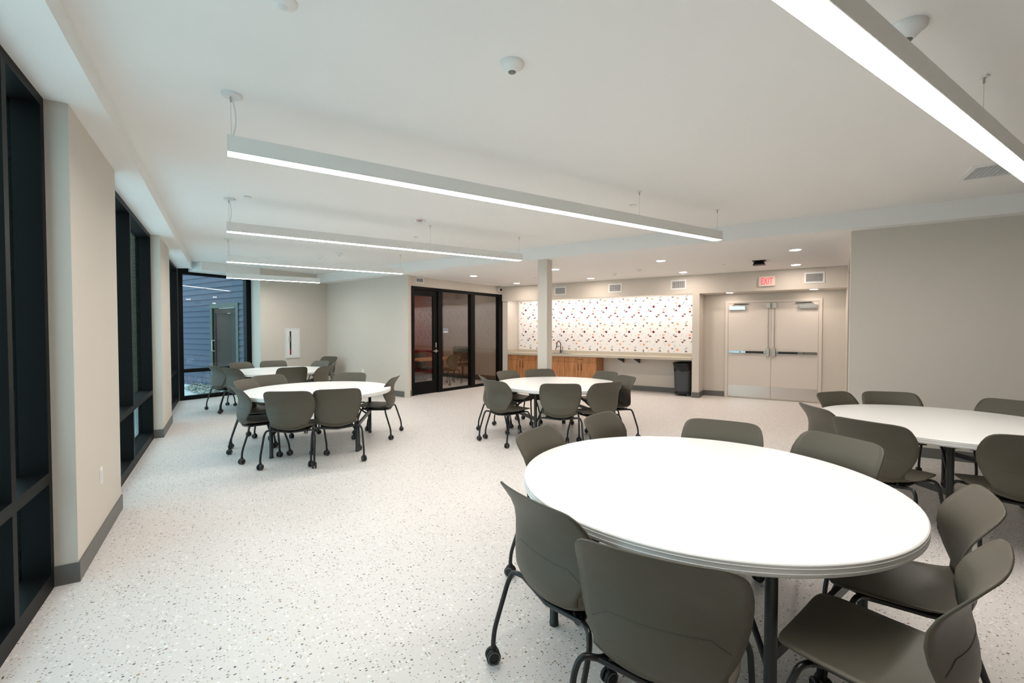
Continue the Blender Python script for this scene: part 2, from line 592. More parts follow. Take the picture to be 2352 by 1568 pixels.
# ------------------------------------------------------------------ glazed partition of the meeting room
g = (GW1 - GW0).normalized()
gn = Vector((-g.y, g.x, 0))            # away from the camera side
MG = Matrix(((g.x, gn.x, 0, GW0.x), (g.y, gn.y, 0, GW0.y), (0, 0, 1, 0), (0, 0, 0, 1)))
GL = (GW1 - GW0).length


def gpart(nm, parent, x0, x1, y0, y1, z0, z1, m):
    o = MB().box((x0, y0, z0), (x1, y1, z1), m).obj(nm, parent)
    return o


def gobj(nm):
    o = bpy.data.objects.new(nm, None); COL.objects.link(o); o.matrix_world = MG; o.empty_display_size = .1
    return o


wp = struct(gobj('wall_partition'), 'greige wall around the black glazed partition')
gpart('pier', wp, 0, .215, 0, .12, 0, Z_LOW, 'wall_paint')
gpart('lintel', wp, .215, GL + .02, 0, .12, 2.565, Z_LOW, 'wall_paint')
bb = struct(gobj('baseboard_partition'))
gpart('strip', bb, -.012, .215, -.012, 0, 0, .13, 'baseboard_vinyl')
wg = struct(gobj('window_5'), 'black framed glass partition of the meeting room')
for nm, a in (('head', (.215, GL, 2.495, 2.565)), ('jamb', (.215, .285, 0, 2.495)), ('mullion', (1.045, 1.185, 0, 2.495)), ('mullion', (2.215, 2.37, .06, 2.495)),
              ('jamb', (3.375, GL, .06, 2.495)), ('sill', (1.185, GL, 0, .06))):
    gpart(nm, wg, a[0], a[1], -.01, .11, a[2], a[3], 'black_frame')
gpart('pane', wg, 1.185, 2.215, .045, .055, .06, 2.495, 'partition_glass')
gpart('pane', wg, 2.37, 3.375, .045, .055, .06, 2.495, 'partition_glass')
dg = struct(gobj('door_1'), 'black glazed door of the meeting room')
for nm, a in (('stile', (.29, .325, .01, 2.485)), ('stile', (.905, 1.04, .01, 2.485)), ('rail', (.325, .905, .01, .30)), ('rail', (.325, .905, 2.355, 2.485))):
    gpart(nm, dg, a[0], a[1], .02, .07, a[2], a[3], 'black_frame')
gpart('pane', dg, .325, .905, .04, .05, .30, 2.355, 'partition_glass')
hd = gpart('handle', dg, .955, 1.005, .0, .02, .985, 1.065, 'steel')
mb = MB(); mb.tube(rounded([(.98, .0, 1.025), (.98, -.05, 1.025), (.845, -.05, 1.03)], .02), .011, 'steel'); mb.obj('lever', hd)
mb = MB(); mb.tube([(1.0, -.012, 1.025), (1.025, -.012, 1.025)], .01, 'steel'); mb.obj('thumb_turn', hd)
gpart('lock_plate', dg, .978, 1.005, .012, .02, 1.115, 1.23, 'brushed_steel')
sg = gobj('room_sign')
gpart('plate', sg, 1.195, 1.375, -.016, -.0105, 1.468, 1.590, 'plaque_blue')
gpart('insert', sg, 1.215, 1.355, -.019, -.016, 1.482, 1.502, 'white_plastic')
tag(sg, 'small grey blue room sign beside the glazed meeting room door', 'sign')

# meeting room behind it
mb = MB(); cdbox(mb, 9.95, 10.05, 7.66, D_BACK, 0, Z_LOW, 'red_paint'); struct(mb.obj('wall_meeting_far'), 'red wall at the back of the meeting room')
mb = MB(); cdbox(mb, 8.0, 9.95, D_BACK, D_BACK + .12, 0, Z_LOW, 'wall_paint'); struct(mb.obj('wall_meeting_right'))
mb = MB(); cdbox(mb, 7.45, 9.95, D_BACK - .012, D_BACK, 0, .14, 'baseboard_vinyl'); struct(mb.obj('baseboard_meeting'))
mb = MB(); cdbox(mb, 9.938, 9.95, 7.66, D_BACK - .012, 0, .14, 'baseboard_vinyl'); struct(mb.obj('baseboard_meeting'))

# ------------------------------------------------------------------ outdoors
struct(MB().box((-30, -25, -.2), (25, 60, -.125), 'concrete').obj('ground'), 'pale concrete paving outside')
gp = [(-6, -4), (-1.05, -4), (-1.05, 12.22), W(C_WIN + .15, 4.42)[:2], W(C_WIN + .15, 6.0)[:2], W(26, 6.0)[:2], W(26, -3)[:2]]
struct(MB().prism([tuple(p) for p in gp], -.124, -.02, 'concrete').obj('ground'), 'pale concrete walk along the windows')
sd = struct(empty('wall_siding', W(C_WIN + .2, 6.0)), 'blue lap siding wall outside the corner window')
cdpart('sheathing', sd, C_WIN + .12, 13.42 - 1.42, 6.03, 6.2, -.1, 4.2, 'dark_interior')
cdpart('sheathing', sd, 13.42, 22.0, 6.03, 6.2, -.1, 4.2, 'dark_interior')
cdpart('sheathing', sd, 12.0, 13.42, 6.03, 6.2, 2.23, 4.2, 'dark_interior')


def siding(c0, c1, z):
    mb_ = MB()
    n0, n1 = W(c0, 0), W(c1, 0)
    P = []
    for c in (c0, c1):
        P += [W(c, 5.985, z), W(c, 6.03, z), W(c, 6.03, z + .165), W(c, 6.013, z + .165)]
    F = [(3, 2, 1, 0), (4, 5, 6, 7), (0, 1, 5, 4), (1, 2, 6, 5), (2, 3, 7, 6), (3, 0, 4, 7)]
    mb_.add(P, F, 'siding_blue')
    o_ = mb_.obj('siding_board', sd)
    o_.matrix_local = sd.matrix_basis.inverted()


for i in range(26):
    z = -.06 + i * .152
    if z + .15 > 2.24:
        siding(C_WIN + .13, 22, z)
    else:
        siding(C_WIN + .13, 11.98, z)
        siding(13.44, 22, z)
xd = struct(empty('door_3', W(12.72, 6.0)), 'outside door with greenish frame and dark glass')
cdpart('jamb', xd, 13.30, 13.44, 5.97, 6.06, -.02, 2.24, 'ext_frame')
cdpart('jamb', xd, 11.98, 12.09, 5.97, 6.06, -.02, 2.24, 'ext_frame')
cdpart('head', xd, 12.09, 13.30, 5.97, 6.06, 2.12, 2.24, 'ext_frame')
cdpart('stile', xd, 13.20, 13.29, 6.0, 6.05, 0, 2.11, 'black_frame')
cdpart('stile', xd, 12.10, 12.19, 6.0, 6.05, 0, 2.11, 'black_frame')
cdpart('rail', xd, 12.19, 13.20, 6.0, 6.05, 1.98, 2.11, 'black_frame')
cdpart('rail', xd, 12.19, 13.20, 6.0, 6.05, 0, .22, 'black_frame')
cdpart('pane', xd, 12.19, 13.20, 6.02, 6.03, .22, 1.98, 'dark_glass')
cdpart('backing', xd, 11.98, 13.44, 6.6, 6.7, -.02, 2.3, 'dark_interior')
mb = MB(); mb.tube(rounded([W(13.24, 6.0, .98), W(13.24, 5.93, .98), W(13.24, 5.93, 1.26), W(13.24, 6.0, 1.26)], .03), .014, 'white_metal')
o = mb.obj('pull_handle', xd); o.matrix_local = xd.matrix_basis.inverted()
# gravel strip
mb = MB()
rg = random.Random(3)
for i in range(420):
    c = rg.uniform(C_WIN + .22, 13.6); t = (c - C_WIN) / 2.3
    d = rg.uniform(4.95 + .45 * t, 5.93)
    r = rg.uniform(.02, .055)
    n = 6
    pr = [(r * .55, -r * .3), (r * rg.uniform(.8, 1.1), r * .15), (r * rg.uniform(.5, .8), r * rg.uniform(.5, .75))]
    M = Matrix.Translation(W(c, d, r * .15 + rg.uniform(0, .10) * max(0, 1 - abs(d - 5.6) * 2.2))) @ Matrix.Rotation(rg.uniform(0, 6), 4, 'Z') @ Matrix.Rotation(rg.uniform(-.5, .5), 4, 'X') @ Matrix.Scale(rg.uniform(.6, 1.2), 4, (1, 0, 0))
    mb.lathe(pr, rg.choice(['stone_a', 'stone_a', 'stone_b', 'stone_c']), n, M, False)
tag(mb.obj('gravel_bed'), 'grey and brown gravel heaped outside the corner window', 'gravel', kind='stuff')
# brick pier outside the middle window
bw = struct(empty('wall_brick', (-1.55, 12.95, -.02)), 'brick pier outside seen through the middle window')
o = MB().box((-.90, .02, 0), (.20, .35, 4.6), 'mortar').obj('mortar_core', bw)
bm_ = MB().box((0, 0, 0), (.202, .10, .062), 'brick').mesh('brick')
for r in range(60):
    for k in range(5):
        o = bpy.data.objects.new('brick', bm_); COL.objects.link(o); o.parent = bw
        o.location = (-.90 + k * .212 + (.06 if r % 2 else 0) - .03, 0, .01 + r * .0755)

# ------------------------------------------------------------------ round tables
R_T, Z_T = 0.932, 0.735


def make_table(leg_angles):
    t = empty('round_table')
    e = MB()
    e.lathe([(R_T - .02, Z_T - .052), (R_T - .006, Z_T - .050), (R_T, Z_T - .044), (R_T, Z_T - .036)], 'table_edge', 96, cap=True)
    e.lathe([(R_T, Z_T - .036), (R_T + .0015, Z_T - .035), (R_T + .0015, Z_T - .033), (R_T, Z_T - .032)], 'table_groove', 96, cap=False)
    e.lathe([(R_T, Z_T - .032), (R_T, Z_T - .018)], 'table_edge', 96, cap=False)
    e.lathe([(R_T, Z_T - .018), (R_T + .0015, Z_T - .017), (R_T + .0015, Z_T - .015), (R_T, Z_T - .014)], 'table_groove', 96, cap=False)
    e.lathe([(R_T, Z_T - .014), (R_T, Z_T - .005)], 'table_edge', 96, cap=False)
    e.lathe([(R_T, Z_T - .005), (R_T - .002, Z_T - .0015), (R_T - .006, Z_T)], 'table_laminate', 96, cap=True)
    e.obj('tabletop', t)
    legs = []
    for a in leg_angles:
        p = Vector((math.cos(math.radians(a)), math.sin(math.radians(a)), 0)) * .79
        legs.append(p)
        m_ = MB().lathe([(.0, 0), (.024, .0), (.024, .02), (.022, .022), (.022, Z_T - .052)], 'table_leg', 16, Matrix.Translation(p))
        lg = m_.obj('leg', t)
        q = p * .28
        b_ = MB()
        dirn = (q - p).normalized(); sd_ = Vector((-dirn.y, dirn.x, 0)) * .011
        b_.tube([p * .985 + Vector((0, 0, .26)), q + Vector((0, 0, Z_T - .06))], .013, 'table_leg', 6)
        b_.obj('brace', lg)
    for i, j in ((0, 3), (1, 2)):
        a, b = legs[i], legs[j]
        u = (b - a).normalized(); s = Vector((-u.y, u.x, 0)) * .012
        MB().prism([(a + s)[:2], (b + s)[:2], (b - s)[:2], (a - s)[:2]], .30, .345, 'table_leg').obj('crossbar', t)
    for i, j in ((0, 1), (2, 3), (0, 3), (1, 2)):
        a, b = legs[i] * .97, legs[j] * .97
        u = (b - a).normalized(); s = Vector((-u.y, u.x, 0)) * .016
        MB().prism([(a + s)[:2], (b + s)[:2], (b - s)[:2], (a - s)[:2]], Z_T - .085, Z_T - .052, 'table_leg').obj('apron_rail', t)
    return t


tables = {
    'T1': ((2.143, 1.523), (156.5, -125.5, -45.5, 50), 'round white table next to the table along the blank wall, braces showing'),
    'T2': ((5.270, 1.282), (-165, -80, 15, 109), 'round white table standing along the blank greige wall'),
    'T3': ((4.218, 5.392), (-150, -68, 35, 130), 'round white table in front of the square column and kitchenette'),
    'T4': ((1.063, 6.569), (-142, -66, 20, 85), 'round white table beside the middle black window'),
    'T5': ((0.920, 10.15), (-115, -35, 60, 152), 'round white table by the corner window and extinguisher cabinet'),
}
for k, (p, la, lab) in tables.items():
    t = make_table(la)
    t.location = (p[0], p[1], 0)
    tag(t, lab, 'table', 'round folding tables in the room')

# ------------------------------------------------------------------ chairs
ROWS = [  # y, z, half width, side lift, side forward
    (.236, .452, .150, .002, 0), (.234, .4525, .186, .002, 0), (.226, .453, .212, .003, 0), (.208, .4535, .227, .004, 0),
    (.16, .450, .235, .007, 0), (.08, .443, .237, .012, 0), (0, .434, .235, .018, 0), (-.08, .420, .229, .033, 0),
    (-.14, .412, .219, .048, 0), (-.185, .414, .208, .056, .008), (-.214, .434, .200, .044, .022),
    (-.231, .470, .202, .034, .036), (-.237, .505, .216, .018, .050), (-.233, .545, .234, .007, .058), (-.222, .592, .250, 0, .060),
    (-.212, .640, .262, 0, .058), (-.213, .685, .267, 0, .054), (-.227, .727, .267, 0, .048), (-.250, .765, .263, 0, .041),
    (-.272, .797, .254, 0, .035), (-.283, .813, .243, 0, .030), (-.291, .824, .226, 0, .026), (-.296, .830, .202, 0, .020), (-.299, .833, .165, 0, .012)]
NU = 16


ROWS = [r if r[1] < .4411 and i <= 10 or i < 10 else (r[0], .441 + (r[1] - .441) * 1.074, *r[2:]) for i, r in enumerate(ROWS)]


def shell_rows(rows, thick=.0075):
    P = []
    for y, z, hw, lift, fwd in rows:
        r = []
        for k in range(NU + 1):
            u = -1 + 2 * k / NU
            e = abs(u) ** 2.2
            r.append(Vector((u * hw, y + fwd * e, z + lift * e)))
        P.append(r)
    return P


def shell_mesh(name, i0, i1, m):
    full = shell_rows(ROWS)
    nrm = []
    for i in range(len(full)):
        r = []
        for k in range(NU + 1):
            a = full[min(i + 1, len(full) - 1)][k] - full[max(i - 1, 0)][k]
            b = full[i][min(k + 1, NU)] - full[i][max(k - 1, 0)]
            r.append(b.cross(a).normalized())      # points to the rear / underside
        nrm.append(r)
    n = i1 - i0 + 1
    V = []
    for i in range(i0, i1 + 1):
        V += full[i]
    o = len(V)
    for i in range(i0, i1 + 1):
        V += [p + q * .0075 for p, q in zip(full[i], nrm[i])]
    F = []
    s = NU + 1
    for i in range(n - 1):
        for k in range(NU):
            a = i * s + k
            F.append((a, a + s, a + s + 1, a + 1))
            F.append((o + a, o + a + 1, o + a + s + 1, o + a + s))
        a = i * s
        F.append((a, o + a, o + a + s, a + s))
        a = i * s + NU
        F.append((a, a + s, o + a + s, o + a))
    for k in range(NU):
        F.append((k, k + 1, o + k + 1, o + k))
        a = (n - 1) * s + k
        F.append((a, o + a, o + a + 1, a + 1))
    mb_ = MB().add(V, F, m, True)
    me = mb_.mesh(name)
    return me, full, nrm


def make_chair():
    t = empty('stacking_chair')
    def part(nm, me, parent=t):
        o_ = bpy.data.objects.new(nm, me); COL.objects.link(o_); o_.parent = parent
        return o_
    me, full, nrm = shell_mesh('seat', 0, 10, 'chair_plastic'); part('seat', me)
    me, _, _ = shell_mesh('backrest', 10, len(ROWS) - 1, 'chair_plastic'); bk = part('backrest', me)
    # seam line of the double-walled lower back
    path = []
    for k in range(1, NU):
        u = abs(-1 + 2 * k / NU)
        i = 14 if u < .74 else 13
        path.append(full[i][k] + nrm[i][k] * .0078 if u < .74 else full[14][k].lerp(full[13][k], min(1, (u - .62) * 3)) + nrm[i][k] * .0078)
    mb_ = MB().tube(path, .0016, 'chair_plastic', 5); o_ = mb_.obj('seam', bk)
    # under-seat frame
    f_ = MB()
    for s in (-1, 1):
        f_.tube(rounded([(s * .15, -.17, .412), (s * .17, -.10, .404), (s * .17, .10, .412), (s * .15, .17, .425)], .05), .011, 'chair_tube')
    f_.tube([(-.20, -.165, .405), (0, -.185, .388), (.20, -.165, .405)], .012, 'chair_tube')
    f_.tube([(-.20, .13, .415), (.20, .13, .415)], .012, 'chair_tube')
    f_.box((-.155, -.17, .388), (.155, .13, .399), 'chair_tube')
    f_.obj('seat_frame', t)
    # caster mesh
    c_ = MB()
    RX = Matrix.Rotation(PI / 2, 4, 'Y')
    for s in (-1, 1):
        M = Matrix.Translation((s * .0145, 0, .033)) @ RX
        c_.lathe([(.012, -.008), (.031, -.008), (.033, -.005), (.033, .005), (.031, .008), (.012, .008)], 'wheel_rubber', 18, M)
        M2 = Matrix.Translation((s * .0240 - (.001 if s > 0 else -.001), 0, .033)) @ RX
        c_.lathe([(.024, -.0012), (.0275, -.0012), (.0275, .0012), (.024, .0012)], 'wheel_ring', 18, M2, cap=False)
    c_.lathe([(.009, 0), (.014, .006), (.014, .02), (.009, .034)], 'wheel_rubber', 10, Matrix.Translation((0, .006, .046)))
    c_.box((-.006, -.018, .03), (.006, .02, .056), 'wheel_rubber')
    cme = c_.mesh('caster')
    # legs
    for sx in (-1, 1):
        for sy, pts in ((-1, [(.17, -.13, .404), (.19, -.165, .405), (.250, -.185, .412), (.270, -.20, .36), (.282, -.268, .150), (.283, -.275, .066)]),
                        (1, [(.17, .10, .412), (.19, .13, .415), (.246, .15, .420), (.262, .165, .37), (.272, .236, .150), (.273, .245, .066)])):
            L_ = MB().tube(rounded([(sx * x, y, z) for x, y, z in pts], .035, 4), .0115, 'chair_tube', 8)
            lg = L_.obj('leg', t)
            c2 = bpy.data.objects.new('caster', cme); COL.objects.link(c2); c2.parent = lg
            c2.location = (sx * pts[-1][0], pts[-1][1] + sy * .0, 0)
            c2.rotation_euler = (0, 0, random.uniform(-.9, .9))
    return t


OL = 'olive grey chair '
N1, N2, N3, N4, N5 = ('at the table next to the wall table, ', 'at the table along the blank wall, ', 'at the column table, ', 'at the middle window table, ', 'at the extinguisher cabinet table, ')
CH = {  # back top centre (x,y), heading the sitter faces in degrees (None: the table's centre), label tail
    'T1': [((1.725, 2.479), None, N1 + 'backed towards the corner window'), ((2.473, 2.662), -72, N1 + 'backed towards the column table'),
           ((3.080, 1.974), None, N1 + 'backed towards the double doors'), ((3.250, 1.265), None, N1 + 'backed against the wall table'),
           ((1.01, 1.49), None, N1 + 'backed towards the windows'), ((1.05, .893), None, N1 + 'showing its whole rear shell'),
           ((2.549, .478), None, N1 + 'facing the column, seat visible'), ((1.878, .326), 97, N1 + 'facing the corner window')],
    'T2': [((4.364, 1.962), None, N2 + 'backed towards the column table'), ((3.96, 1.41), None, N2 + 'nearest the neighbouring white table'),
           ((5.525, 2.290), None, N2 + 'beside the door recess'), ((6.057, 1.962), None, N2 + 'beyond it by the doors'),
           ((6.33, 1.05), None, N2 + 'squarely backed against it'), ((4.30, .60), None, N2 + 'turned furthest from the doors')],
    'T3': [((3.15, 5.85), -18, N3 + 'backed towards the windows, nearer the glass partition'), ((2.99, 5.24), 11, N3 + 'backed towards the windows, nearer the other table'),
           ((3.904, 6.396), None, N3 + 'backed towards the glass partition'), ((4.574, 6.369), None, N3 + 'backed against the column'),
           ((3.526, 4.442), None, N3 + 'rear shell squarely shown'), ((4.143, 4.221), None, N3 + 'backed towards the next white table'),
           ((4.980, 4.684), 165, N3 + 'backed towards the double doors'), ((5.258, 5.376), None, N3 + 'backed towards the cabinets')],
    'T4': [((.06, 6.25), 12, N4 + 'backed towards the pier'), ((.546, 5.482), None, N4 + 'rear shell shown beside the window'),
           ((1.063, 5.396), 81, N4 + 'rear shell shown beside the open floor'), ((.167, 7.097), None, N4 + 'facing away from the far pier'),
           ((.504, 7.669), None, N4 + 'backed towards the corner window'), ((1.674, 7.411), None, N4 + 'backed towards the grey corner wall'),
           ((2.096, 6.446), 147, N4 + 'backed towards the glass partition')],
    'T5': [((-.230, 10.223), 25, N5 + 'nearest the left windows'), ((.025, 9.583), None, N5 + 'next to the left windows, angled'),
           ((.223, 11.051), None, N5 + 'backed against the corner window'), ((.873, 11.296), None, N5 + 'backed against the cabinet wall'),
           ((1.022, 9.069), None, N5 + 'rear shell squarely shown'), ((1.800, 10.66), None, N5 + 'in the grey corner'),
           ((1.608, 9.061), 140, N5 + 'backed towards the glass partition'), ((1.944, 9.966), None, N5 + 'backed against the grey wall')],
}
proto_c = make_chair()
first = True


def place_chair(back, face, label, group):
    """back: plan position of the top of the back; face: heading (radians) the sitter looks"""
    global first
    t = proto_c if first else copy_tree(proto_c)
    first = False
    dx, dy = math.cos(face), math.sin(face)
    t.location = (back[0] + dx * .29, back[1] + dy * .29, 0)
    t.rotation_euler = (0, 0, face - PI / 2)
    tag(t, label, 'chair', group)
    return t


for k, L in CH.items():
    tc_ = tables[k][0]
    for b, off, tail in L:
        face = math.atan2(tc_[1] - b[1], tc_[0] - b[0]) if off is None else math.radians(off)
        place_chair(b, face, OL + tail, 'caster chairs around the round tables')
place_chair((2.28, 12.35), math.radians(215), OL + 'pushed into the grey corner beyond the tables', 'caster chairs around the round tables')

# ------------------------------------------------------------------ meeting room furniture
mt = empty('meeting_table', W(8.92, 9.72), ROT_CD)
MB().box((-.43, -.88, .705), (.43, .80, .735), 'table_wood').obj('tabletop', mt)
for sx in (-1, 1):
    for sy in (-1, 1):
        MB().tube([(sx * .34, sy * .68 - .04, 0), (sx * .34, sy * .68 - .04, .705)], .02, 'black_metal', 8).obj('leg', mt)
tag(mt, 'wood topped meeting table on black legs behind the glass partition', 'table')
mc = [((9.66, 10.0), -64.6, 'grey chair on the red wall side of the wood meeting table'),
      ((8.15, 9.93), 119, 'olive chair at the meeting table behind the middle glass panel')]
for (c, d), a, lab in mc:
    p = W(c, d)
    place_chair((p.x, p.y), math.radians(a), lab, 'chairs in the meeting room')

oc = empty('office_chair', W(8.72, 10.93), math.radians(165))
mb = MB()
for k in range(5):
    a = 2 * PI * k / 5
    mb.tube([(0, 0, .10), (math.cos(a) * .30, math.sin(a) * .30, .075)], [.03, .016], 'black_metal', 6)
mb.obj('star_base', oc)
for k in range(5):
    a = 2 * PI * k / 5
    M = Matrix.Translation((math.cos(a) * .30, math.sin(a) * .30, .03)) @ Matrix.Rotation(a, 4, 'Z') @ Matrix.Rotation(PI / 2, 4, 'X')
    MB().lathe([(.01, -.022), (.028, -.022), (.03, -.018), (.03, .018), (.028, .022), (.01, .022)], 'wheel_rubber', 14, M).obj('caster', oc)
MB().tube([(0, 0, .09), (0, 0, .44)], .03, 'black_metal', 10).obj('gas_column', oc)
mb = MB().box((-.24, -.23, .45), (.24, .25, .52), 'mesh_grey'); o = mb.obj('seat', oc)
bv = o.modifiers.new('soft', 'BEVEL'); bv.width = .03; bv.segments = 3
mb = MB()
pts = []
mb.tube(rounded([(-.21, -.27, .60), (-.23, -.33, 1.02), (.23, -.33, 1.02), (.21, -.27, .60), (-.21, -.27, .60)], .09, 5), .014, 'black_metal', 8)
mb.add([(-.20, -.265, .62), (.20, -.265, .62), (.215, -.322, .99), (-.215, -.322, .99), (-.20, -.277, .62), (.20, -.277, .62), (.215, -.334, .99), (-.215, -.334, .99)],
       [(0, 1, 2, 3), (7, 6, 5, 4), (0, 4, 5, 1), (1, 5, 6, 2), (2, 6, 7, 3), (3, 7, 4, 0)], 'mesh_grey')
mb.tube(rounded([(0, -.05, .44), (0, -.28, .46), (0, -.29, .62)], .05), .018, 'black_metal', 8)
mb.obj('backrest', oc)
for s in (-1, 1):
    mb = MB().tube(rounded([(s * .22, .0, .46), (s * .29, .0, .46), (s * .29, .0, .68)], .04), .014, 'black_metal', 8)
    mb.box((s * .29 - .035, -.12, .68), (s * .29 + .035, .12, .705), 'black_metal')
    mb.obj('armrest', oc)
tag(oc, 'black mesh office chair on a star base in the meeting room', 'office chair')

# ------------------------------------------------------------------ kitchenette
KD = 10.95      # cabinet front plane


def cabinet(c_left, c_right, sink, label):
    wd = c_left - c_right
    t = bpy.data.objects.new('base_cabinet', None); COL.objects.link(t); t.empty_display_size = .1
    t.matrix_world = cdM(c_left, KD, 0)
    body = MB()
    body.box((0, .022, .10), (wd, .50, .84), 'cabinet_wood')
    body.box((0, .07, 0), (wd, .50, .10), 'baseboard_vinyl')
    body.obj('body', t)
    g_ = .004
    dr = MB().box((g_, 0, .70), (wd - g_, .02, .834), 'cabinet_wood').obj('drawer' if not sink else 'false_front', t)
    if not sink:
        MB().tube(rounded([(wd / 2 - .07, 0, .775), (wd / 2 - .07, -.028, .775), (wd / 2 + .07, -.028, .775), (wd / 2 + .07, 0, .775)], .008), .006, 'black_metal', 6).obj('handle', dr)
    for s, (x0, x1) in enumerate(((g_, wd / 2 - g_ / 2), (wd / 2 + g_ / 2, wd - g_))):
        dd = MB().box((x0, 0, .11), (x1, .02, .694), 'cabinet_wood').obj('door', t)
        hx = x1 - .045 if s == 0 else x0 + .045
        MB().tube(rounded([(hx, 0, .655), (hx, -.028, .655), (hx, -.028, .50), (hx, 0, .50)], .008), .006, 'black_metal', 6).obj('handle', dd)
    tag(t, label, 'cabinet', 'wood base cabinets under the counter')


cabinet(7.06, 6.14, False, 'wood base cabinet next to the glass partition end of the counter')
cabinet(6.14, 5.27, True, 'wood sink base cabinet half hidden behind the column')
cabinet(5.27, 4.37, False, 'wood base cabinet with an exposed side beside the open knee space')

ct = bpy.data.objects.new('countertop', None); COL.objects.link(ct); ct.matrix_world = cdM(7.06, KD - .035, 0)
WC = 7.06 - 2.055
S0, S1 = 1.28, 1.86     # sink cut-out
mb = MB()
mb.box((0, 0, .842), (S0, .55, .90), 'counter_stone'); mb.box((S1, 0, .842), (WC, .55, .90), 'counter_stone')
mb.box((S0, 0, .842), (S1, .10, .90), 'counter_stone'); mb.box((S0, .43, .842), (S1, .55, .90), 'counter_stone')
mb.obj('slab', ct)
MB().box((0.02, .532, .90), (WC, .55, .978), 'counter_stone').obj('backsplash', ct)
MB().box((-.0, .015, .90), (.02, .55, .978), 'counter_stone').obj('side_splash', ct)
for x in (3.25, 3.66):
    mb = MB()
    mb.add([(x - .012, .08, .842), (x + .012, .08, .842), (x + .012, .53, .842), (x - .012, .53, .842), (x - .012, .53, .70), (x + .012, .53, .70), (x - .012, .08, .815), (x + .012, .08, .815)],
           [(0, 1, 2, 3), (3, 2, 5, 4), (4, 5, 7, 6), (6, 7, 1, 0), (0, 3, 4, 6), (1, 7, 5, 2)], 'black_metal')
    mb.obj('bracket', ct)
tag(ct, 'long pale stone countertop with a low backsplash', 'countertop')
sk = bpy.data.objects.new('sink', None); COL.objects.link(sk); sk.matrix_world = cdM(7.06 - (S0 + S1) / 2, KD + .23, 0)
mb = MB()
a, b = (S1 - S0) / 2 - .004, .16
mb.add([(-a, -b, .905), (a, -b, .905), (a, b, .905), (-a, b, .905), (-a + .02, -b + .02, .905), (a - .02, -b + .02, .905), (a - .02, b - .02, .905), (-a + .02, b - .02, .905),
        (-a + .03, -b + .03, .75), (a - .03, -b + .03, .75), (a - .03, b - .03, .75), (-a + .03, b - .03, .75)],
       [(0, 1, 5, 4), (1, 2, 6, 5), (2, 3, 7, 6), (3, 0, 4, 7), (4, 5, 9, 8), (5, 6, 10, 9), (6, 7, 11, 10), (7, 4, 8, 11), (8, 9, 10, 11)], 'brushed_steel')
mb.obj('basin', sk)
tag(sk, 'steel drop in sink set in the stone countertop', 'sink')
fa = bpy.data.objects.new('faucet', None); COL.objects.link(fa); fa.matrix_world = cdM(5.60, 11.385, .90)
MB().lathe([(.03, 0), (.03, .008), (.021, .012), (.021, .075), (.016, .085)], 'black_metal', 16).obj('base', fa)
pts = [(0, 0, .08), (0, 0, .24)]
for k in range(1, 13):
    q = PI * k / 12
    pts.append((-.055 + .055 * math.cos(q) * 1, -.02 * math.sin(q / 2), .24 + .085 * math.sin(q)))
pts.append((-.112, -.02, .19))
MB().tube(pts, .012, 'black_metal', 8).obj('spout', fa)
MB().tube([(-.112, -.02, .20), (-.113, -.02, .145)], .016, 'black_metal', 10).obj('spray_head', fa)
MB().tube(rounded([(.018, 0, .045), (.05, 0, .05), (.06, 0, .13)], .012), .008, 'black_metal', 6).obj('lever', fa)
tag(fa, 'black gooseneck faucet standing at the sink', 'faucet')

# waste bin
bn = bpy.data.objects.new('waste_bin', None); COL.objects.link(bn); bn.matrix_world = cdM(2.285, 11.19, 0)
mb = MB()
for m_, ring in (('bin_grey', [(.16, .17, .07), (.18, .20, .12), (.20, .22, .74)]),):
    V = []; 
    n = 20
    for rx, ry, z in ring:
        for k in range(n):
            q = 2 * PI * k / n
            cx_, sy_ = math.cos(q), math.sin(q)
            e = lambda v: math.copysign(abs(v) ** .5, v)
            V.append((rx * e(cx_), ry * e(sy_), z))
    F = []
    for i in range(len(ring) - 1):
        for k in range(n):
            F.append((i * n + k, i * n + (k + 1) % n, (i + 1) * n + (k + 1) % n, (i + 1) * n + k))
    F.append(tuple(reversed(range(n))))
    mb.add(V, F, m_, False)
mb.obj('bin_body', bn)
mb = MB()
rr = random.Random(5)
V = []; F = []; n = 28
prof = [(.19, .21, .735), (.225, .245, .775), (.225, .25, .74), (.215, .24, .66), (.21, .235, .60)]
for i, (rx, ry, z) in enumerate(prof):
    for k in range(n):
        q = 2 * PI * k / n
        j = rr.uniform(-.012, .012) if i > 1 else 0
        jz = rr.uniform(-.035, .03) if i == 4 else 0
        e = lambda v: math.copysign(abs(v) ** .6, v)
        V.append(((rx + j) * e(math.cos(q)), (ry + j) * e(math.sin(q)), z + jz))
for i in range(len(prof) - 1):
    for k in range(n):
        F.append((i * n + k, i * n + (k + 1) % n, (i + 1) * n + (k + 1) % n, (i + 1) * n + k))
F.append(tuple(range(n)))
mb.add(V, F, 'bag_black', True); mb.obj('bag', bn)
MB().box((-.17, -.18, .045), (.17, .18, .075), 'black_metal').obj('dolly', bn)
for sx in (-1, 1):
    for sy in (-1, 1):
        M = Matrix.Translation((sx * .13, sy * .14, .025)) @ Matrix.Rotation(PI / 2, 4, 'Y')
        MB().lathe([(.008, -.012), (.022, -.012), (.025, -.008), (.025, .008), (.022, .012), (.008, .012)], 'rubber_grey', 14, M).obj('wheel', bn)
tag(bn, 'grey rolling waste bin with a black bag under the counter end', 'bin')

